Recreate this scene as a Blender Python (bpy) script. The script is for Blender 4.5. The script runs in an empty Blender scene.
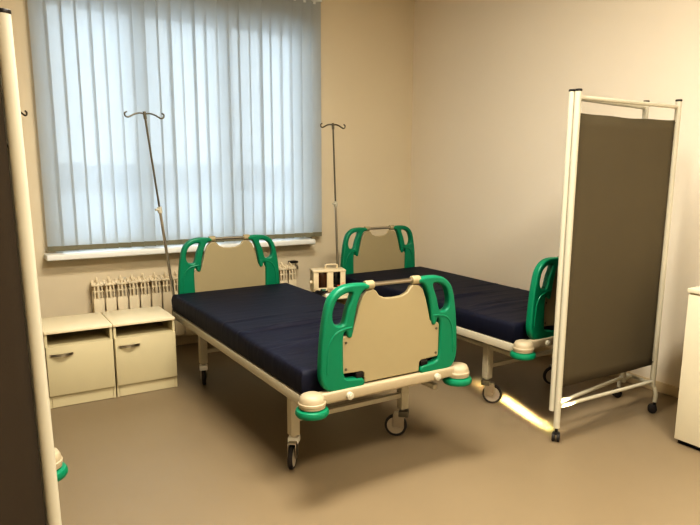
import bpy, bmesh, math, random
from mathutils import Vector, Matrix
random.seed(7)
C = bpy.context.scene.collection
PI = math.pi

# ---------------------------------------------------------------- materials
def srgb(r, g, b):
    f = lambda c: (c/255)/12.92 if c/255 <= .04045 else ((c/255+.055)/1.055)**2.4
    return (f(r), f(g), f(b), 1)

def mat(name, col, rough=.5, metal=0, noise=0, nscale=8, bump=0, bscale=60, coat=0, spec=.5, col2=None):
    m = bpy.data.materials.new(name); m.use_nodes = True
    nt = m.node_tree; b = nt.nodes['Principled BSDF']
    b.inputs['Base Color'].default_value = col
    b.inputs['Roughness'].default_value = rough
    b.inputs['Metallic'].default_value = metal
    b.inputs['Coat Weight'].default_value = coat
    b.inputs['Specular IOR Level'].default_value = spec
    tc = nt.nodes.new('ShaderNodeTexCoord')
    n = nt.nodes.new('ShaderNodeTexNoise'); n.inputs['Scale'].default_value = nscale
    n.inputs['Detail'].default_value = 4
    nt.links.new(tc.outputs['Object'], n.inputs['Vector'])
    mx = nt.nodes.new('ShaderNodeMix'); mx.data_type = 'RGBA'
    k = 1-(noise or .03)
    c2 = col2 or (col[0]*k, col[1]*k, col[2]*k, 1)
    mx.inputs[6].default_value = col; mx.inputs[7].default_value = c2
    nt.links.new(n.outputs['Fac'], mx.inputs[0]); nt.links.new(mx.outputs[2], b.inputs['Base Color'])
    if bump:
        n2 = nt.nodes.new('ShaderNodeTexNoise'); n2.inputs['Scale'].default_value = bscale
        nt.links.new(tc.outputs['Object'], n2.inputs['Vector'])
        bp = nt.nodes.new('ShaderNodeBump'); bp.inputs['Strength'].default_value = bump
        bp.inputs['Distance'].default_value = .01
        nt.links.new(n2.outputs['Fac'], bp.inputs['Height']); nt.links.new(bp.outputs['Normal'], b.inputs['Normal'])
    return m

M = {
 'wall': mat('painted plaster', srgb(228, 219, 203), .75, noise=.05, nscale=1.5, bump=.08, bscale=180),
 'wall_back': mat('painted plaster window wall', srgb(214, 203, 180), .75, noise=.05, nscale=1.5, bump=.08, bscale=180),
 'ceil': mat('ceiling paint', srgb(225, 215, 195), .9),
 'floor': mat('vinyl floor', srgb(136, 122, 100), .38, noise=.10, nscale=3, bump=.03, bscale=300),
 'base': mat('baseboard', srgb(205, 190, 160), .5),
 'green': mat('green plastic', srgb(0, 122, 90), .38, noise=.06, nscale=20),
 'beige': mat('beige plastic panel', srgb(158, 147, 117), .48, noise=.04, nscale=15, bump=.03, bscale=400),
 'cream': mat('cream powder coat', srgb(186, 180, 162), .42, noise=.05, nscale=25),
 'capcream': mat('cream plastic cap', srgb(172, 160, 136), .5, noise=.08, nscale=30),
 'white': mat('white powder coat', srgb(188, 184, 168), .38, noise=.04, nscale=20),
 'winwhite': mat('white window plastic', srgb(228, 230, 228), .35),
 'steel': mat('polished steel', srgb(190, 185, 175), .28, metal=1, noise=.1, nscale=40),
 'dsteel': mat('dull steel rod', srgb(120, 116, 104), .38, metal=.85, noise=.2, nscale=40),
 'black': mat('black plastic', srgb(22, 20, 20), .45),
 'tyre': mat('dark rubber tyre', srgb(42, 38, 38), .6, noise=.2, nscale=60),
 'hub': mat('grey wheel hub', srgb(178, 170, 156), .45),
 'lami': mat('cream laminate', srgb(198, 189, 158), .42, noise=.035, nscale=5),
 'lamt': mat('pale laminate worktop', srgb(224, 214, 186), .38, noise=.04, nscale=6),
 'lamd': mat('laminate inside', srgb(180, 160, 115), .6, noise=.05, nscale=6),
 'whitecab': mat('white lacquer', srgb(212, 205, 184), .35, noise=.03, nscale=4),
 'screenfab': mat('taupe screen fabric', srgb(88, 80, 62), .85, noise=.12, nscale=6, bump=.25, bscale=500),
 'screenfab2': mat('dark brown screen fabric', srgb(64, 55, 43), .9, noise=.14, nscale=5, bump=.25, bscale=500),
 'rad': mat('cream radiator enamel', srgb(226, 214, 188), .4, noise=.05, nscale=25),
 'dev': mat('off white device plastic', srgb(216, 202, 172), .4, noise=.05, nscale=30),
 'devglass': mat('dark device window', srgb(30, 18, 12), .12, noise=.6, nscale=18, col2=srgb(78, 48, 26)),
 'devblack': mat('black device window', srgb(8, 10, 8), .1),
 'teal': mat('teal keys', srgb(70, 120, 105), .4),
 'red': mat('red marking', srgb(190, 70, 50), .5),
 'pink': mat('pale pink plastic', srgb(215, 170, 140), .5),
 'cord': mat('black cord rubber', srgb(16, 14, 20), .5),
 'snow': mat('snowy ground', srgb(205, 214, 224), .9, noise=.08, nscale=.2),
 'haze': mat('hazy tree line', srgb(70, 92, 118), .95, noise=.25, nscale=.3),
 'facade': mat('outer masonry', srgb(190, 185, 175), .9),
}

# mattress cover: navy with stretched wrinkles
def mattress_mat():
    m = mat('navy mattress cover', srgb(24, 27, 46), .6, noise=.25, nscale=6)
    nt = m.node_tree; b = nt.nodes['Principled BSDF']
    b.inputs['Specular IOR Level'].default_value = .3
    tc = nt.nodes.new('ShaderNodeTexCoord'); mp = nt.nodes.new('ShaderNodeMapping')
    mp.inputs['Rotation'].default_value = (0, 0, .35); mp.inputs['Scale'].default_value = (1.1, 7, 1)
    n = nt.nodes.new('ShaderNodeTexNoise'); n.inputs['Scale'].default_value = 3.2; n.inputs['Detail'].default_value = 3
    n.inputs['Distortion'].default_value = .6
    bp = nt.nodes.new('ShaderNodeBump'); bp.inputs['Strength'].default_value = .14; bp.inputs['Distance'].default_value = .03
    nt.links.new(tc.outputs['Object'], mp.inputs['Vector']); nt.links.new(mp.outputs['Vector'], n.inputs['Vector'])
    nt.links.new(n.outputs['Fac'], bp.inputs['Height']); nt.links.new(bp.outputs['Normal'], b.inputs['Normal'])
    return m
M['mattress'] = mattress_mat()

def glass_mat():
    m = bpy.data.materials.new('window glass'); m.use_nodes = True
    nt = m.node_tree; nt.nodes.remove(nt.nodes['Principled BSDF'])
    out = nt.nodes['Material Output']
    t = nt.nodes.new('ShaderNodeBsdfTransparent'); t.inputs[0].default_value = (.93, .96, .97, 1)
    g = nt.nodes.new('ShaderNodeBsdfGlossy'); g.inputs['Roughness'].default_value = .02
    f = nt.nodes.new('ShaderNodeFresnel'); f.inputs[0].default_value = 1.45
    mx = nt.nodes.new('ShaderNodeMixShader')
    nt.links.new(f.outputs[0], mx.inputs[0]); nt.links.new(t.outputs[0], mx.inputs[1]); nt.links.new(g.outputs[0], mx.inputs[2])
    nt.links.new(mx.outputs[0], out.inputs['Surface'])
    return m
M['glass'] = glass_mat()

def vane_mat():
    m = bpy.data.materials.new('translucent vane fabric'); m.use_nodes = True
    nt = m.node_tree; nt.nodes.remove(nt.nodes['Principled BSDF'])
    out = nt.nodes['Material Output']
    tc = nt.nodes.new('ShaderNodeTexCoord'); mp = nt.nodes.new('ShaderNodeMapping'); mp.inputs['Scale'].default_value = (60, 60, 3)
    n = nt.nodes.new('ShaderNodeTexNoise'); n.inputs['Scale'].default_value = 6
    nt.links.new(tc.outputs['Object'], mp.inputs['Vector']); nt.links.new(mp.outputs['Vector'], n.inputs['Vector'])
    cr = nt.nodes.new('ShaderNodeMix'); cr.data_type = 'RGBA'
    cr.inputs[6].default_value = (.75, .785, .80, 1); cr.inputs[7].default_value = (.70, .735, .75, 1)
    nt.links.new(n.outputs['Fac'], cr.inputs[0])
    d = nt.nodes.new('ShaderNodeBsdfDiffuse'); tl = nt.nodes.new('ShaderNodeBsdfTranslucent'); tr = nt.nodes.new('ShaderNodeBsdfTransparent')
    d.inputs[0].default_value = (.42, .46, .49, 1); nt.links.new(cr.outputs[2], tl.inputs[0])
    tr.inputs[0].default_value = (.9, .95, 1, 1)
    m1 = nt.nodes.new('ShaderNodeMixShader'); m1.inputs[0].default_value = .42
    nt.links.new(d.outputs[0], m1.inputs[1]); nt.links.new(tl.outputs[0], m1.inputs[2])
    m2 = nt.nodes.new('ShaderNodeMixShader'); m2.inputs[0].default_value = .035
    nt.links.new(m1.outputs[0], m2.inputs[1]); nt.links.new(tr.outputs[0], m2.inputs[2])
    nt.links.new(m2.outputs[0], out.inputs['Surface'])
    return m
M['vane'] = vane_mat()
M['vanehem'] = mat('weighted vane hem', srgb(122, 120, 102), .8)

# ---------------------------------------------------------------- mesh builder
def catmull(pts, n=6, closed=True):
    out = []; N = len(pts)
    rng = range(N) if closed else range(N-1)
    for i in rng:
        g = (lambda k: Vector(pts[k % N])) if closed else (lambda k: Vector(pts[min(max(k, 0), N-1)]))
        p0, p1, p2, p3 = g(i-1), g(i), g(i+1), g(i+2)
        for k in range(n):
            t = k/n
            out.append(.5*((2*p1)+(-p0+p2)*t+(2*p0-5*p1+4*p2-p3)*t*t+(-p0+3*p1-3*p2+p3)*t*t*t))
    if not closed: out.append(Vector(pts[-1]))
    return out

class MB:
    def __init__(self): self.bm = bmesh.new()
    def box(self, x0, x1, y0, y1, z0, z1, bev=.003, seg=2, rot=None):
        b = bmesh.new()
        r = bmesh.ops.create_cube(b, size=1)
        for v in b.verts:
            v.co = Vector(((x0+x1)/2+v.co.x*(x1-x0), (y0+y1)/2+v.co.y*(y1-y0), (z0+z1)/2+v.co.z*(z1-z0)))
        if bev: bmesh.ops.bevel(b, geom=list(b.edges), offset=bev, segments=seg, affect='EDGES', profile=.5)
        if rot: bmesh.ops.transform(b, matrix=rot, verts=b.verts)
        self._merge(b); return self
    def _merge(self, b):
        me = bpy.data.meshes.new('tmp'); b.to_mesh(me); b.free(); self.bm.from_mesh(me); bpy.data.meshes.remove(me)
    def cyl(self, p, q, r, r2=None, n=20, bev=0):
        p, q = Vector(p), Vector(q); d = q-p; b = bmesh.new()
        bmesh.ops.create_cone(b, cap_ends=True, segments=n, radius1=r, radius2=r if r2 is None else r2, depth=d.length)
        if bev:
            ed = [e for e in b.edges if len(e.link_faces) == 2 and any(len(f.verts) > 4 for f in e.link_faces)]
            bmesh.ops.bevel(b, geom=ed, offset=bev, segments=3, affect='EDGES', profile=.5)
        m = Matrix.Translation((p+q)/2) @ d.to_track_quat('Z', 'Y').to_matrix().to_4x4()
        bmesh.ops.transform(b, matrix=m, verts=b.verts); self._merge(b); return self
    def tube(self, pts, r, n=12, square=False):
        pts = [Vector(p) for p in pts]; bm = self.bm; rings = []
        up = None
        for i, p in enumerate(pts):
            t = (pts[min(i+1, len(pts)-1)]-pts[max(i-1, 0)]).normalized()
            if up is None: up = Vector((0, 0, 1)) if abs(t.z) < .9 else Vector((1, 0, 0))
            s = t.cross(up).normalized(); up = s.cross(t).normalized()
            rr = r[i] if isinstance(r, (list, tuple)) else r
            rings.append([bm.verts.new(p+(s*math.cos(a)+up*math.sin(a))*rr) for a in [2*PI*k/n+(PI/4 if square else 0) for k in range(n)]])
        for a, b in zip(rings, rings[1:]):
            for k in range(n): bm.faces.new((a[k], a[(k+1) % n], b[(k+1) % n], b[k]))
        bm.faces.new(rings[0]); bm.faces.new(rings[-1]); return self
    def lathe(self, prof, c=(0, 0, 0), n=28, axis='Z', mat4=None):
        bm = self.bm; rings = []; c = Vector(c)
        for r, h in prof:
            ring = []
            for k in range(n):
                a = 2*PI*k/n; v = Vector((r*math.cos(a), r*math.sin(a), h))
                if mat4: v = mat4 @ v
                ring.append(bm.verts.new(c+v))
            rings.append(ring)
        for a, b in zip(rings, rings[1:]):
            for k in range(n): bm.faces.new((a[k], a[(k+1) % n], b[(k+1) % n], b[k]))
        bm.faces.new(rings[0]); bm.faces.new(rings[-1]); return self
    def build(self, name, m, parent=None, smooth=True):
        bmesh.ops.recalc_face_normals(self.bm, faces=self.bm.faces)
        me = bpy.data.meshes.new(name); self.bm.to_mesh(me); self.bm.free()
        me.materials.append(m)
        if smooth:
            me.polygons.foreach_set('use_smooth', [True]*len(me.polygons))
            try: me.set_sharp_from_angle(angle=math.radians(38))
            except Exception: pass
        o = bpy.data.objects.new(name, me); C.objects.link(o)
        if parent: o.parent = parent
        return o

def plate(name, m, loops, y, thick, parent, bev=.004):
    """flat plate in the local x-z plane cut from smooth loops (the later ones are holes)"""
    cu = bpy.data.curves.new('tmp', 'CURVE'); cu.dimensions = '2D'; cu.fill_mode = 'BOTH'
    cu.extrude = thick/2-bev; cu.bevel_depth = bev; cu.bevel_resolution = 2; cu.offset = -bev
    for L in loops:
        sp = cu.splines.new('POLY'); sp.points.add(len(L)-1); sp.use_cyclic_u = True
        for p, q in zip(sp.points, L): p.co = (q[0], q[1], 0, 1)
    t = bpy.data.objects.new('tmp', cu); C.objects.link(t)
    bpy.context.view_layer.update()
    me = bpy.data.meshes.new_from_object(t.evaluated_get(bpy.context.evaluated_depsgraph_get()))
    bpy.data.objects.remove(t); bpy.data.curves.remove(cu)
    me.transform(Matrix.Translation((0, y, 0)) @ Matrix.Rotation(PI/2, 4, 'X'))
    me.name = name; me.materials.clear(); me.materials.append(m)
    me.polygons.foreach_set('use_smooth', [True]*len(me.polygons))
    try: me.set_sharp_from_angle(angle=math.radians(40))
    except Exception: pass
    o = bpy.data.objects.new(name, me); C.objects.link(o); o.parent = parent
    return o

def thing(name, label, cat, loc=(0, 0, 0), rz=0, group=None):
    o = bpy.data.objects.new(name, None); C.objects.link(o); o.empty_display_size = .1
    o.location = loc; o.rotation_euler = (0, 0, rz); o['label'] = label; o['category'] = cat
    if group: o['group'] = group
    return o
def struct(o): o['kind'] = 'structure'; return o
def dup(root, loc, rz=0, label=None):
    def cp(o, par):
        c = o.copy(); C.objects.link(c)
        if par: c.parent = par
        for ch in list(o.children): cp(ch, c)
        return c
    r = cp(root, None); r.location = loc; r.rotation_euler = (0, 0, rz)
    if label: r['label'] = label
    return r

# ---------------------------------------------------------------- setting
XL, YF, H = -5.6, -6.6, 3.2
WX0, WX1, WZ0, WZ1 = -3.20, -1.11, .80, 2.62
struct(MB().box(XL-.2, .2, YF-.2, .3, -.2, 0, 0).build('floor', M['floor'], smooth=False))
struct(MB().box(XL-.2, .2, YF-.2, .3, H, H+.2, 0).build('ceiling', M['ceil'], smooth=False))
w = MB()
w.box(XL-.2, WX0, 0, .3, 0, H, 0).box(WX1, .2, 0, .3, 0, H, 0).box(WX0, WX1, 0, .3, 0, WZ0, 0).box(WX0, WX1, 0, .3, WZ1, H, 0)
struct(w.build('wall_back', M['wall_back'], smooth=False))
struct(MB().box(0, .2, YF-.2, 0, 0, H, 0).build('wall_right', M['wall'], smooth=False))
struct(MB().box(XL-.2, XL, YF-.2, 0, 0, H, 0).build('wall_left', M['wall'], smooth=False))
struct(MB().box(XL, 0, YF-.2, YF, 0, H, 0).build('wall_front', M['wall'], smooth=False))
struct(MB().box(-.014, 0, YF, 0, 0, .07, .003).build('baseboard_right', M['base']))
struct(MB().box(XL, -.014, -.014, 0, 0, .07, .003).build('baseboard_back', M['base']))
struct(MB().box(-3.278, -1.148, -.15, .20, .779, .821, .008, 3).build('trim_1', M['winwhite']))
# window
wr = bpy.data.objects.new('window_1', None); C.objects.link(wr); wr.location = (0, .17, 0); struct(wr)
f = MB(); y0, y1 = -.035, .035; t = .065; zb, zt = .821, WZ1
f.box(WX0, WX1, y0, y1, zt-t, zt).box(WX0, WX1, y0, y1, zb, zb+t).box(WX0, WX0+t, y0, y1, zb+t, zt-t).box(WX1-t, WX1, y0, y1, zb+t, zt-t)
third = (WX1-WX0)/3
for k in (1, 2): f.box(WX0+third*k-.05, WX0+third*k+.05, y0, y1, zb+t, zt-t)
fo = f.build('window_frame', M['winwhite'], wr)
MB().box(WX0+t-.005, WX1-t+.005, -.004, .004, zb+t-.005, zt-t+.005, 0).build('glazing', M['glass'], wr, False)
# outdoors
struct(MB().box(-80, 80, .6, 140, -1.6, -1.2, 0).build('ground', M['snow'], smooth=False))
hb = MB(); bm = hb.bm; prev = None; x = -70
while x < 75:
    h = 1.25+random.uniform(-.25, .35)
    a = bm.verts.new((x, 60, -1.3)); b = bm.verts.new((x, 60+random.uniform(-1, 1), h)); c2 = bm.verts.new((x, 66, h)); d2 = bm.verts.new((x, 70, -1.3))
    if prev:
        for i in range(3): bm.faces.new((prev[i], (a, b, c2, d2)[i], (a, b, c2, d2)[i+1], prev[i+1]))
    prev = (a, b, c2, d2); x += random.uniform(.8, 2.2)
struct(hb.build('hills', M['haze'], smooth=False))

# ---------------------------------------------------------------- vertical blind
bl = thing('vertical_blind', 'wide pale grey translucent vertical blind hanging over the window', 'blind', (0, -.08, 0))
MB().box(-3.26, -1.05, -.025, .025, 2.81, 2.85, .004).build('headrail', M['winwhite'], bl)
NV = 24; pitch = (3.246-1.06)/NV
for k in range(NV):
    cx = -3.246+pitch*(k+.5)+random.uniform(-.006, .006)
    ang = -.27+random.uniform(-.16, .16)+(.18 if k in (9, 16) else 0)
    hw = .0550
    bm = bmesh.new(); rows = 14; cols = 4; g = []
    sway = random.uniform(-.006, .006)
    for i in range(rows+1):
        z = 2.81-(2.81-.872)*i/rows; row = []
        for j in range(cols+1):
            s = -1+2*j/cols
            row.append(bm.verts.new((s*hw, .004*(1-s*s)+0, z)))
        g.append(row)
    for i in range(rows):
        for j in range(cols): bm.faces.new((g[i][j], g[i][j+1], g[i+1][j+1], g[i+1][j]))
    mb = MB(); mb.bm.free(); mb.bm = bm
    v = mb.build('vane', M['vane'], bl); v.location = (cx, 0, 0); v.rotation_euler = (sway*.5, 0, ang)
    MB().box(-hw, hw, -.0025, .0045,   .838, .874, .001, 1).build('bottom_weight', M['vanehem'], v)
    MB().box(-.01, .01, -.003, .003, 2.79, 2.815, .001, 1).build('vane_hanger', M['winwhite'], v)

# ---------------------------------------------------------------- radiator
rd = thing('radiator', 'cream sectional radiator low on the wall under the window sill', 'radiator', (-2.995, 0, 0))
NS = 20; sp = .0835
for k in range(NS):
    m = MB(); x = sp*(k+.5)
    m.box(x-.037, x+.037, -.128, -.118, .12, .475, .004, 2)          # front fin face, lower part
    m.box(x-.033, x+.033, -.040, -.030, .12, .60, .003, 2)
    m.box(x-.005, x+.005, -.12, -.035, .14, .60, 0)
    m.cyl((x, -.075, .10), (x, -.075, .60), .017, n=12)
    m.cyl((x-.04, -.075, .11), (x+.04, -.075, .11), .023, n=14).cyl((x-.04, -.075, .575), (x+.04, -.075, .575), .021, n=14)
    # curved grille fingers on top
    for s in (-1, 1):
        m.tube([(x+s*.026, -.123, .470), (x+s*.026, -.122, .54), (x+s*.024, -.112, .578), (x+s*.018, -.090, .592)], .0055, 6)
    m.tube([(x, -.123, .470), (x, -.121, .555), (x, -.104, .600), (x, -.07, .624)], .0085, 6)
    m.box(x-.038, x+.038, -.127, -.116, .566, .584, .003, 1)
    m.box(x-.036, x+.036, -.126, -.117, .522, .532, .002, 1)
    m.build('radiator_section', M['rad'], rd)
MB().cyl((NS*sp, -.075, .575), (NS*sp+.03, -.075, .575), .02, n=12).cyl((NS*sp+.015, -.075, .575), (NS*sp+.015, -.075, .615), .008, n=10).build('valve', M['steel'], rd)
MB().box(NS*sp-.045, NS*sp+.03, -.10, -.04, .615, .632, .006).build('valve_cap', M['black'], rd)
MB().tube([(NS*sp+.0, -.075, .11), (NS*sp+.05, -.075, .11), (NS*sp+.06, -.06, .11), (NS*sp+.06, -.002, .11)], .011, 10).build('pipe', M['rad'], rd)
for k in (3, 16): MB().box(sp*k-.015, sp*k+.015, -.03, -.001, .45, .60, .002).build('bracket', M['white'], rd)

# ---------------------------------------------------------------- hospital bed
GR_OUT = [(.135, .932), (.14, .952), (.225, .957), (.288, .942), (.335, .895), (.358, .81), (.371, .71), (.377, .61), (.375, .55), (.352, .505), (.31, .488), (.24, .486),
          (.172, .489), (.155, .508), (.172, .53), (.24, .538), (.262, .56), (.266, .64), (.266, .73), (.252, .752), (.243, .725), (.222, .725), (.214, .77), (.203, .83), (.188, .885), (.165, .922)]
GR_HOLE = [(.222, .920), (.258, .918), (.296, .895), (.316, .85), (.317, .81), (.302, .787), (.270, .784), (.258, .80), (.245, .85), (.228, .89)]
def mir(L): return [(-a, b) for a, b in reversed(L)]
PNL_R = [(.0, .502), (.152, .502), (.156, .548), (.166, .556), (.262, .560), (.268, .57), (.268, .715), (.262, .728), (.226, .734), (.212, .745), (.199, .80), (.183, .855), (.164, .900), (.144, .917), (.108, .924), (.094, .915), (.078, .893), (.045, .879), (0, .876)]
PNL = PNL_R+mir(PNL_R)[1:-1]

def board(parent, name, y, out):
    """head or foot end: beige panel with two green side grips and a steel grab bar"""
    p = plate(name, M['beige'], [PNL], y, .024, parent, .005)
    for s in (1, -1):
        o = [Vector((a, b)) for a, b in catmull([(q[0], q[1], 0) for q in GR_OUT], 4) for _ in (0,)] if False else [(v.x, v.y) for v in catmull([(q[0], q[1], 0) for q in GR_OUT], 4)]
        h = [(v.x, v.y) for v in catmull([(q[0], q[1], 0) for q in GR_HOLE], 4)]
        if s < 0: o, h = mir(o), mir(h)
        g = plate('side_grip', M['green'], [o, h], y, .044, p, .010)
        for q in (-1, 1):
            pass
        r = MB(); yy = y+out*.0215
        for side in (-1, 1):
            yy = y+side*.0205
            path = [(s*.222, yy, .768), (s*.262, yy, .765), (s*.308, yy, .748), (s*.336, yy, .705), (s*.346, yy, .64), (s*.349, yy, .57)]
            r.tube(catmull(path, 5, False), [.003]+[.0055]*(len(path)*5-6)+[.003], 8)
        r.build('grip_ridge', M['green'], g)
        MB().cyl((s*.105, y, .943), (s*.150, y, .943), .0205, n=20, bev=.004).build('knuckle', M['beige'], p)
        for z in (.58, .70): MB().cyl((s*.25, y+out*.010, z), (s*.25, y+out*.0145, z), .006, n=10).build('screw', M['dsteel'], p)
        MB().cyl((s*.225, y, .47), (s*.225, y, .497), .013, n=12).build('mounting_peg', M['green'], p)
    MB().cyl((-.11, y, .944), (.11, y, .944), .0105, n=16).build('grab_bar', M['steel'], p)
    for s in (1, -1):
        MB().box(min(s*.16, s*.20), max(s*.16, s*.20), y-.018, y+.018, .530, .556, .004).build('rubber_pad', M['black'], p)
    return p

def caster(root, x, y, ang, ped=1):
    """swivel caster: wheel axis is local x, trail in local +y"""
    c = MB(); R = Matrix.Translation((x, y, 0)) @ Matrix.Rotation(ang, 4, 'Z')
    T = lambda p: R @ Vector(p); zr, tr = .061, .036
    c.cyl(T((0, 0, .130)), T((0, 0, .166)), .014, n=14)
    for s in (-1, 1):
        c.box(s*.019-.0025, s*.019+.0025, -.012, tr+.014, zr-.010, .130, .002, 1, rot=R)
    c.box(-.0215, .0215, -.018, tr+.012, .122, .134, .005, 2, rot=R)
    c.cyl(T((-.024, tr, zr)), T((.024, tr, zr)), .007, n=12)
    f = c.build('caster', M['steel'], root)
    w = MB(); q = R @ Matrix.Translation((0, tr, zr)) @ Matrix.Rotation(PI/2, 4, 'Y')
    w.lathe([(.046, -.010), (.056, -.012), (.0605, -.008), (.061, 0), (.0605, .008), (.056, .012), (.046, .010)], mat4=q, n=36)
    w.build('wheel', M['tyre'], f)
    h = MB(); h.lathe([(.006, -.0145), (.034, -.0115), (.0475, -.0115), (.0475, .0115), (.034, .0115), (.006, .0145)], mat4=q, n=36)
    h.build('wheel_hub', M['hub'], f)
    MB().box(-.0265, .0265, -.034, .020, .116, .150, .005, 2, rot=R).build('brake_pedal', M['winwhite' if ped else 'dsteel'], f)
    return f

def make_bed(label, loc, casters, rz=0):
    root = thing('hospital_bed', label, 'bed', loc, rz, 'hospital beds with green side grips')
    # mattress: soft slab with wrinkles running over the top
    bm = bmesh.new(); nx, ny = 44, 230; hw, L, z0, z1 = .431, 1.955, .468, .586
    def prof(s):  # rounded cross-section offset near the borders
        return max(0, 1-s)
    top = []
    rnd = random.Random(3)
    wr = [(rnd.uniform(.95, 1.80), rnd.uniform(-.30, .35), rnd.uniform(.16, .34), rnd.uniform(.010, .018), rnd.uniform(-.16, .02), rnd.uniform(.004, .009)) for _ in range(26)]
    r0 = .022
    def zt(u, v):
        z = z1
        for wv, wu, wl, ww, sl, am in wr:
            dv = (v-wv)-sl*(u-wu); du = abs(u-wu)/wl
            if du < 1: z += am*math.exp(-(dv/ww)**2)*(1-du*du)
        return z
    def rim(u, v):
        d = min(hw-abs(u), v, L-v)
        return 0 if d >= r0 else r0-math.sqrt(max(0, r0*r0-(r0-d)**2))
    us = [-hw, -hw+.004, -hw+.011]+[-hw+.022+(2*hw-.044)*i/nx for i in range(nx+1)]+[hw-.011, hw-.004, hw]
    vs = [0, .004, .011]+[.022+(L-.044)*i/ny for i in range(ny+1)]+[L-.011, L-.004, L]
    g = [[bm.verts.new((u, -v, zt(u, v)-rim(u, v)+.004*math.sin(v*3.1+u*2))) for u in us] for v in vs]
    for i in range(len(vs)-1):
        for j in range(len(us)-1): bm.faces.new((g[i][j], g[i][j+1], g[i+1][j+1], g[i+1][j]))
    loop = [g[0][j] for j in range(len(us))]+[g[i][-1] for i in range(1, len(vs))]+[g[-1][j] for j in range(len(us)-2, -1, -1)]+[g[i][0] for i in range(len(vs)-2, 0, -1)]
    prev = loop
    for (zz, off) in ((.54, .004), (.50, .002), (z0+.008, -.002), (z0, -.012)):
        ring = []
        for v in loop:
            c = Vector((v.co.x, v.co.y, zz)); cx = Vector((math.copysign(1, c.x) if abs(abs(c.x)-hw) < 1e-4 else 0, (1 if c.y > -1e-4 else (-1 if c.y < -L+1e-4 else 0)), 0))
            ring.append(bm.verts.new(c+cx*off))
        for k in range(len(loop)): bm.faces.new((prev[k], prev[(k+1) % len(loop)], ring[(k+1) % len(loop)], ring[k]))
        prev = ring
    bm.faces.new(prev)
    mb = MB(); mb.bm.free(); mb.bm = bm; mb.build('mattress', M['mattress'], root)
    # frame
    f = MB()
    for s in (-1, 1):
        f.box(s*.418-.015, s*.418+.015, -1.99, -.0, .4175, .466, .004)      # side rails
        f.box(s*.3285-.013, s*.3285+.013, -1.93, -.06, .352, .378, .003)    # inner lower rails
    for v in (.01, .5, 1.0, 1.5, 1.975): f.box(-.41, .41, -v-.018, -v+.018, .425, .460, .003)
    for v in (.3025, 1.655): f.box(-.33, .33, -v-.013, -v+.013, .226, .252, .003)
    for v in (.42, 1.5): f.box(-.33, .33, -v-.012, -v+.012, .354, .376, .003)
    f.build('frame', M['cream'], root)
    deck = MB(); 
    for v0 in (.03, .72, 1.02, 1.40): 
        v1 = {.03: .70, .72: 1.0, 1.02: 1.38, 1.40: 1.93}[v0]
        deck.box(-.398, .398, -v1, -v0, .460, .467, .001, 1)
    deck.build('mattress_support', M['cream'], root)
    for s in (-1, 1):
        for v in (.3025, 1.655):
            MB().box(s*.3285-.024, s*.3285+.024, -v-.024, -v+.024, .160, .432, .004).build('leg', M['cream'], root)
    for (s, v), a in zip(((-1, .3025), (1, .3025), (-1, 1.655), (1, 1.655)), casters):
        caster(root, s*.3285, -v, a, s < 0 and rz < 0)
    # head end
    board(root, 'headboard', .030, 1)
    hb = MB(); hb.box(-.425, .425, .008, .052, .432, .470, .008, 3)
    hbo = hb.build('head_bar', M['cream'], root)
    for s in (-1, 1): MB().cyl((s*.405, .030, .425), (s*.405, .030, .492), .022, n=16, bev=.003).build('pole_socket', M['capcream'], hbo)
    # foot end
    board(root, 'footboard', -2.010, -1)
    b = MB(); b.box(-.405, .385, -2.042, -1.996, .446, .496, .010, 3)
    bo = b.build('bumper_bar', M['capcream'], root)
    for s in (-1, 1):
        m = MB()
        m.lathe([(.0, .500), (.034, .499), (.047, .493), (.054, .480), (.057, .462), (.057, .440), (.050, .436), (.0, .436)], (s*.405-.010, -2.018, 0))
        m.lathe([(.056, .466), (.060, .462), (.060, .452), (.056, .448)], (s*.405-.010, -2.018, 0))
        m.build('corner_cap', M['capcream'], bo)
        m = MB(); m.lathe([(.0, .436), (.060, .436), (.069, .431), (.073, .421), (.073, .413), (.068, .404), (.052, .401), (.0, .401)], (s*.405-.010, -2.018, 0))
        m.build('corner_bumper', M['green'], bo)
        m = MB(); m.cyl((s*.245, -2.036, .466), (s*.245, -2.058, .466), .017, n=16, bev=.003).cyl((s*.245, -2.055, .466), (s*.245, -2.063, .466), .008, n=12)
        m.build('locking_knob', M['white'], bo)
    return root

A = (-2.174, -.774, 0); B = (-.794, -.651, 0); D = (-4.04, -.77, 0)
vw = lambda x, y: math.atan2(y+5.08, x+3.85)
fa = vw(-1.84, -2.43)      # face on: wheel axis (local x) along the view
bed_a = make_bed('navy hospital bed in the middle of the room with its whole foot end in view', A,
         (vw(-2.5, -1.1)-PI/2, fa+.2, vw(-2.5, -2.43)+PI/2-.2, fa-.12), -.0128)
bed_b = make_bed('hospital bed with navy mattress along the right wall, foot end behind the standing screen', B,
         (.4, .9, vw(-1.12, -2.3)+PI-.1, 1.2), .0031)
bed_c = make_bed('hospital bed hidden behind the left screen, only its green corner bumper showing', D,
         (.4, .9, .3, 2.0))

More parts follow.
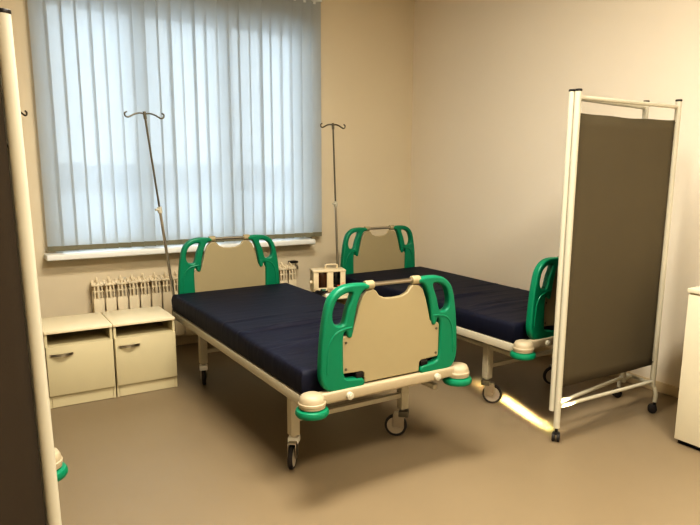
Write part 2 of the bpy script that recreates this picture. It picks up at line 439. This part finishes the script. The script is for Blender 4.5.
# ---------------------------------------------------------------- drip poles
def drip(label, base, top, ang, span, arm=.10):
    """slim pole standing in the socket at a bed's head corner"""
    t = thing('drip_stand', label, 'drip stand', base, 0, 'drip poles at the bed heads')
    d = Vector(top)-Vector(base); at = lambda k: tuple(d*k)
    MB().cyl((0, 0, 0), at(.52), .0095, n=14).build('lower_tube', M['steel'], t)
    MB().cyl(at(.50), at(.99), .0065, n=12).build('upper_rod', M['dsteel'], t)
    q = d.normalized()
    c = MB(); c.cyl(d*.50, d*.535, .015, n=14, bev=.003)
    c.cyl(d*.52, d*.52+Vector((-.032, -.015, 0)), .008, n=10).build('locking_collar', M['white'], t)
    h = MB(); e = Vector((math.cos(ang), math.sin(ang), 0))
    for s in (-1, 1):
        pts = [d*1.0, d+e*s*.035+Vector((0, 0, .006)), d+e*s*.075+Vector((0, 0, -.004)), d+e*s*.105+Vector((0, 0, -.020)), d+e*s*.125+Vector((0, 0, -.028)),
               d+e*s*.143+Vector((0, 0, -.020)), d+e*s*.146+Vector((0, 0, .000)), d+e*s*.130+Vector((0, 0, .012))]
        pts = [Vector((p.x-0, p.y, p.z)) for p in pts]
        pts = [d+(p-d)*(span/.292) for p in pts]
        h.tube(catmull([tuple(p) for p in pts], 5, False), .0052, 8)
    h.cyl(d*.975, d*1.012, .010, n=12)
    h.build('hook_hanger', M['dsteel'], t)
    return t
drip('steel drip pole leaning left beside the cabinets, at the head corner of the middle bed', (A[0]-.405, A[1]+.03, .494), (-2.716, -.74, 1.772), 0, .245)
drip('steel drip pole between the two beds, in front of the wall right of the window', (B[0]-.405, B[1]+.03, .494), (-1.246, -.62, 1.772), 0, .22)
drip('drip pole almost hidden by the left screen post, only its hook showing beside the blind', (D[0]+.405, D[1]+.03, .494), (-3.455, -.74, 1.75), .75, .20)

# ---------------------------------------------------------------- bedside cabinets
def make_cab(label, loc):
    t = thing('bedside_cabinet', label, 'cabinet', loc, 0, 'cream bedside cabinets')
    W, Dp, Hh = .379, .385, .478; th = .016
    m = MB()
    m.box(0, th, 0, Dp, 0, Hh-.018, .001, 1).box(W-th, W, 0, Dp, 0, Hh-.018, .001, 1)
    m.box(th, W-th, Dp-.006, Dp, .06, Hh-.018, 0).box(th, W-th, .004, Dp-.006, .372, .386, .001, 1).box(th, W-th, .004, Dp-.006, .075, .088, .001, 1)
    m.build('carcass', M['lami'], t)
    MB().box(-.001, W+.001, -.012, Dp, Hh-.018, Hh, .0025).build('cabinet_top', M['lamt'], t)
    MB().box(th+.001, W-th-.001, -.0, .015, .002, .076, .001, 1).build('plinth', M['lami'], t)
    d = MB().box(.003, W-.003, -.017, -.001, .080, .384, .0015, 2).build('door', M['lami'], t)
    hm = MB(); n = 18; x0, x1 = .022, .150
    pts = [(x0+(x1-x0)*k/n, -.017-.003-.020*math.sin(PI*k/n), .333) for k in range(n+1)]
    bm = hm.bm; prev = None
    for k, p in enumerate(pts):
        hh = .0055+.003*math.sin(PI*k/n)
        ring = [bm.verts.new((p[0], p[1]+a, p[2]+b)) for a, b in ((-.003, -hh), (.003, -hh), (.003, hh), (-.003, hh))]
        if prev:
            for i in range(4): bm.faces.new((prev[i], prev[(i+1) % 4], ring[(i+1) % 4], ring[i]))
        else: bm.faces.new(ring)
        prev = ring
    bm.faces.new(prev)
    hm.cyl((x0+.004, -.026, .333), (x0+.004, -.016, .333), .005, n=10).cyl((x1-.004, -.026, .333), (x1-.004, -.016, .333), .005, n=10)
    hm.build('handle', M['steel'], d)
    return t
cab = make_cab('right cabinet of the cream pair below the window, beside the middle bed', (-3.040, -.988, 0))
cab.rotation_euler.z = -.0177
dup(cab, (-3.4245, -.988+.0068, 0), -.0177, 'left cabinet of the cream pair below the window, beside the near screen post')
dup(cab, (-1.655, -.985, 0), 0, 'mostly hidden cream cabinet between the two beds with a small device on top')

# ---------------------------------------------------------------- device and cord on the middle cabinet
dv = thing('medical_device', 'off white device with two dark windows on the cabinet between the beds', 'medical device', (-1.385, -.775, .478), math.radians(-16))
w_, d_, h_ = .255, .13, .185
m = MB()
for x0, x1 in ((-w_/2, -w_/2+.040), (-.022, .030), (w_/2-.042, w_/2)): m.box(x0, x1, -d_/2, d_/2, .008, h_-.006, .004)
m.box(-w_/2, w_/2, -d_/2+.02, d_/2-.001, .008, h_-.006, .003).box(-w_/2, w_/2, -d_/2, d_/2, .008, .045, .004).box(-w_/2-.006, w_/2+.003, -d_/2-.005, d_/2, h_-.018, h_, .005)
m.build('housing', M['dev'], dv)
MB().box(-w_/2+.040, -.022, -d_/2+.012, -d_/2+.021, .045, h_-.018, .001).build('window_pane', M['devglass'], dv)
MB().box(.030, w_/2-.042, -d_/2+.012, -d_/2+.021, .045, h_-.018, .001).build('window_pane', M['devblack'], dv)
for x in (-.075, .038):
    MB().box(x, x+.043, -d_/2-.003, -d_/2+.002, .018, .038, .002).build('keypad', M['teal'], dv)
MB().box(.06, .085, -d_/2+.009, -d_/2+.013, .052, .062, .001).build('indicator', M['red'], dv)
MB().box(w_/2-.034, w_/2-.010, -d_/2-.003, -d_/2+.001, .055, .085, .002).build('sticker', M['pink'], dv)
m = MB(); m.tube(catmull([(-.01, .03, h_-.002), (-.01, .03, h_+.02), (.0, .03, h_+.028), (.07, .03, h_+.028), (.085, .03, h_+.02), (.085, .03, h_-.002)], 4, False), .006, 8).build('carry_handle', M['dev'], dv)
MB().cyl((-w_/2-.020, -.01, .085), (-w_/2, -.01, .085), .014, n=14, bev=.003).build('side_knob', M['dev'], dv)
for x in (-.10, .10):
    for y in (-.045, .045): MB().cyl((x, y, 0), (x, y, .010), .010, n=10).build('foot', M['black'], dv)
m = MB(); pts = []
rnd = random.Random(5)
for k in range(34):
    a = k*.9; pts.append((-1.555+.045*math.cos(a)+.0016*k, -.895+.035*math.sin(a*1.13), .488+.010*(k % 5)/1.6+.004))
m.tube(catmull(pts, 4, False), .0055, 8)
co = m.build('coiled_cable', M['cord'])
co['label'] = 'coiled black cord lying on the cabinet between the beds in front of the small device'; co['category'] = 'cable'
pl_ = thing('power_plug', 'small white plug with dark pins lying beside the black cord on the middle cabinet', 'plug', (-1.475, -.955, .479), .5)
MB().box(-.030, .022, -.016, .016, 0, .026, .006, 3).build('plug_body', M['winwhite'], pl_)
m = MB(); m.cyl((.022, -.008, .013), (.042, -.008, .013), .0025, n=8).cyl((.022, .008, .013), (.042, .008, .013), .0025, n=8).build('pin', M['dsteel'], pl_)

# ---------------------------------------------------------------- folding screens
def small_caster(root, x, y, ang):
    R = Matrix.Translation((x, y, 0)) @ Matrix.Rotation(ang, 4, 'Z'); T = lambda p: R @ Vector(p)
    c = MB(); c.cyl(T((0, 0, .045)), T((0, 0, .075)), .009, n=12).box(-.019, .019, -.012, .026, .040, .052, .005, 2, rot=R)
    f = c.build('caster', M['black'], root)
    for s in (-1, 1):
        w = MB(); q = R @ Matrix.Translation((s*.013, .010, .0265)) @ Matrix.Rotation(PI/2, 4, 'Y')
        w.lathe([(.0, -.008), (.020, -.008), (.0262, -.005), (.0262, .005), (.020, .008), (.0, .008)], mat4=q, n=22).build('wheel', M['tyre'], f)
    return f

def panel(root, p, q, fab, z0, zt, low_p, low_q, rp=.0168, bow=.0):
    """one screen leaf between post p and post q (local x-y)"""
    p, q = Vector((p[0], p[1], 0)), Vector((q[0], q[1], 0)); d = (q-p).normalized()
    f = MB(); Z = Vector((0, 0, 1))
    f.cyl(p+Z*low_p, p+Z*zt, rp).cyl(q+Z*low_q, q+Z*zt, rp)
    f.cyl(p+Z*(zt-.030), q+Z*(zt-.030), .011).cyl(p+Z*.195, q+Z*.195, .011)
    fo = f.build('panel_frame', M['white'], root)
    bm = bmesh.new(); n = 24; m_ = 20; g = []
    a = p+d*(rp+.004); b = q-d*(rp+.004); nrm = d.cross(Z)
    for i in range(n+1):
        row = []
        for j in range(m_+1):
            s = j/m_; z = 1.728+(z0-1.728)*i/n; t = i/n
            sag = .004*math.sin(s*PI*5)*math.exp(-t*6)*.6
            row.append(bm.verts.new(a.lerp(b, s)+Z*(z-sag*.6-.006*math.sin(PI*s)*(1-t))+nrm*(.004*math.sin(s*9+t*2))))
        g.append(row)
    for i in range(n):
        for j in range(m_): bm.faces.new((g[i][j], g[i][j+1], g[i+1][j+1], g[i+1][j]))
    mb = MB(); mb.bm.free(); mb.bm = bm; fb = mb.build('fabric', fab, fo)
    so = fb.modifiers.new('Thickness', 'SOLIDIFY'); so.thickness = .003
    for e in (p, q): MB().cyl(e+Z*(zt-.002), e+Z*(zt+.010), rp+.0012, n=16, bev=.003).build('post_cap', M['black'], fo)
    for e, s in ((p, 1), (q, -1)):
        for z in (1.715, z0+.02): MB().cyl(e+Z*z, e+d*s*.028+Z*z, .004, n=8).build('fabric_clip', M['dsteel'], fo)
    return fo

s1 = thing('folding_screen', 'folding privacy screen with taupe fabric on white tube frame, standing right of the beds', 'folding screen', (-1.2, -2.935, 0), 0, 'folding privacy screens')
panel(s1, (0, 0), (.82, -.03), M['screenfab'], .300, 1.832, .075, .165)
panel(s1, (-.005, .033), (.735, .115), M['screenfab'], .300, 1.832, .165, .165)
for z in (.62, 1.5): MB().tube([(.0, 0, z), (-.0025, .016, z), (-.005, .033, z)], .007, 8).build('hinge', M['white'], s1)
m = MB(); path = [(.828, -.050, .068), (.828, -.050, .12), (.828, -.028, .166), (.83, .03, .176), (.845, .15, .176), (.868, .205, .160), (.876, .232, .12), (.878, .236, .068)]
m.tube(catmull(path, 5, False), .0125, 12).build('foot', M['white'], s1)
small_caster(s1, 0, 0, 2.2); small_caster(s1, .828, -.050, .6); small_caster(s1, .878, .236, 1.1)
m = MB(); m.tube([(.735, .115, .18), (.80, .12, .178), (.84, .12, .176)], .009, 8).build('foot_brace', M['white'], s1)

s2 = thing('folding_screen', 'folding privacy screen with dark brown fabric filling the left edge, closest to the viewer', 'folding screen', (-3.668, -3.10, 0), 0, 'folding privacy screens')
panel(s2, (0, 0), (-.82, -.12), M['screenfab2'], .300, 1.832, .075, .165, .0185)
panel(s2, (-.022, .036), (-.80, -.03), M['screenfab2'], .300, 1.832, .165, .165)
for z in (.62, 1.5): MB().tube([(.0, 0, z), (-.013, .017, z), (-.026, .034, z)], .007, 8).build('hinge', M['white'], s2)
m = MB(); path = [(-.83, -.21, .068), (-.83, -.21, .12), (-.83, -.18, .166), (-.82, -.12, .176), (-.82, .0, .176), (-.82, .05, .160), (-.82, .07, .12), (-.82, .075, .068)]
m.tube(catmull(path, 5, False), .0125, 12).build('foot', M['white'], s2)
small_caster(s2, 0, 0, 2.2); small_caster(s2, -.83, -.21, .6); small_caster(s2, -.82, .075, 1.1)
for o in s2.children_recursive:                       # the tall frame stands slightly racked to the left
    if o.type == 'MESH':
        for v in o.data.vertices: v.co.x += .016-.0120*v.co.z if v.co.z > .08 else .015

# ---------------------------------------------------------------- white cabinet by the right wall
wc = thing('storage_cabinet', 'low white storage cabinet cut by the right edge of the picture', 'cabinet', (-.665, -3.30, 0))
MB().box(.0, .64, -.60, 0, .025, .828, .002).build('body', M['whitecab'], wc)
MB().box(-.018, -.001, -.597, -.003, .028, .822, .002).build('door', M['whitecab'], wc)
MB().box(-.022, .645, -.605, .004, .830, .853, .003).build('cabinet_top', M['whitecab'], wc)
MB().box(.01, .63, -.59, -.01, .0, .026, .001).build('plinth', M['black'], wc)
h = MB(); h.tube([(-.019, -.55, .50), (-.045, -.55, .505), (-.045, -.55, .635), (-.019, -.55, .64)], .005, 8).build('handle', M['steel'], [c for c in wc.children if c.name.startswith('door')][0])

# ---------------------------------------------------------------- lights
def area(name, loc, tgt, sx, sy, power, col, spread=180):
    l = bpy.data.lights.new(name, 'AREA'); l.shape = 'RECTANGLE'; l.size = sx; l.size_y = sy; l.energy = power; l.color = col
    l.spread = math.radians(spread)
    o = bpy.data.objects.new(name, l); C.objects.link(o); o.location = loc
    o.rotation_euler = (Vector(tgt)-Vector(loc)).to_track_quat('-Z', 'Y').to_euler(); return o
area('ceiling_lamp', (-2.7, -2.9, 3.15), (-2.7, -2.9, 0), 1.2, .6, 130, (1, .935, .82))
area('ceiling_lamp', (-2.3, -5.1, 3.15), (-2.3, -5.1, 0), 1.2, .6, 175, (1, .935, .82))
# tight low lamp added for the bright floor sliver, standing in for presumed corridor light
src = Vector((-1.80, -5.75, .90)); tgt = Vector((-1.005, -2.44, 0))
area('added_sliver_beam', src, tgt, .058, .21, 7.0, (1, .84, .48), .8)

w = bpy.data.worlds.new('sky'); bpy.context.scene.world = w; w.use_nodes = True
bg = w.node_tree.nodes['Background']
sk = w.node_tree.nodes.new('ShaderNodeTexSky'); sk.sky_type = 'HOSEK_WILKIE'; sk.turbidity = 8; sk.sun_direction = Vector((.3, .3, .5)).normalized()
mixn = w.node_tree.nodes.new('ShaderNodeMix'); mixn.data_type = 'RGBA'; mixn.inputs[0].default_value = .85
mixn.inputs[7].default_value = (.87, .94, 1, 1)
w.node_tree.links.new(sk.outputs[0], mixn.inputs[6]); w.node_tree.links.new(mixn.outputs[2], bg.inputs[0])
bg.inputs[1].default_value = 6.5

# ---------------------------------------------------------------- camera (solved from the picture's geometry)
cam = bpy.data.cameras.new('camera'); co = bpy.data.objects.new('camera', cam); C.objects.link(co)
F, YAW, PIT, ROL = 638.03, .5949, .1812, .0109
cam.sensor_width = 36; cam.lens = F*36/700; cam.shift_x = -25.16/700; cam.shift_y = 21.19/700; cam.clip_start = .05; cam.clip_end = 400
fw = Vector((math.sin(YAW)*math.cos(PIT), math.cos(YAW)*math.cos(PIT), -math.sin(PIT)))
r = Vector((math.cos(YAW), -math.sin(YAW), 0)); u = r.cross(fw)
R_ = r*math.cos(ROL)+u*math.sin(ROL); U_ = -r*math.sin(ROL)+u*math.cos(ROL)
co.matrix_world = Matrix(((R_.x, U_.x, -fw.x, -3.8485), (R_.y, U_.y, -fw.y, -5.0811), (R_.z, U_.z, -fw.z, 1.4539), (0, 0, 0, 1)))
sc = bpy.context.scene; sc.camera = co
sc.view_settings.view_transform = 'Standard'; sc.view_settings.look = 'High Contrast'; sc.view_settings.exposure = -.46
sc.cycles.use_denoising = True; sc.cycles.max_bounces = 10; sc.cycles.transparent_max_bounces = 12; sc.cycles.diffuse_bounces = 6
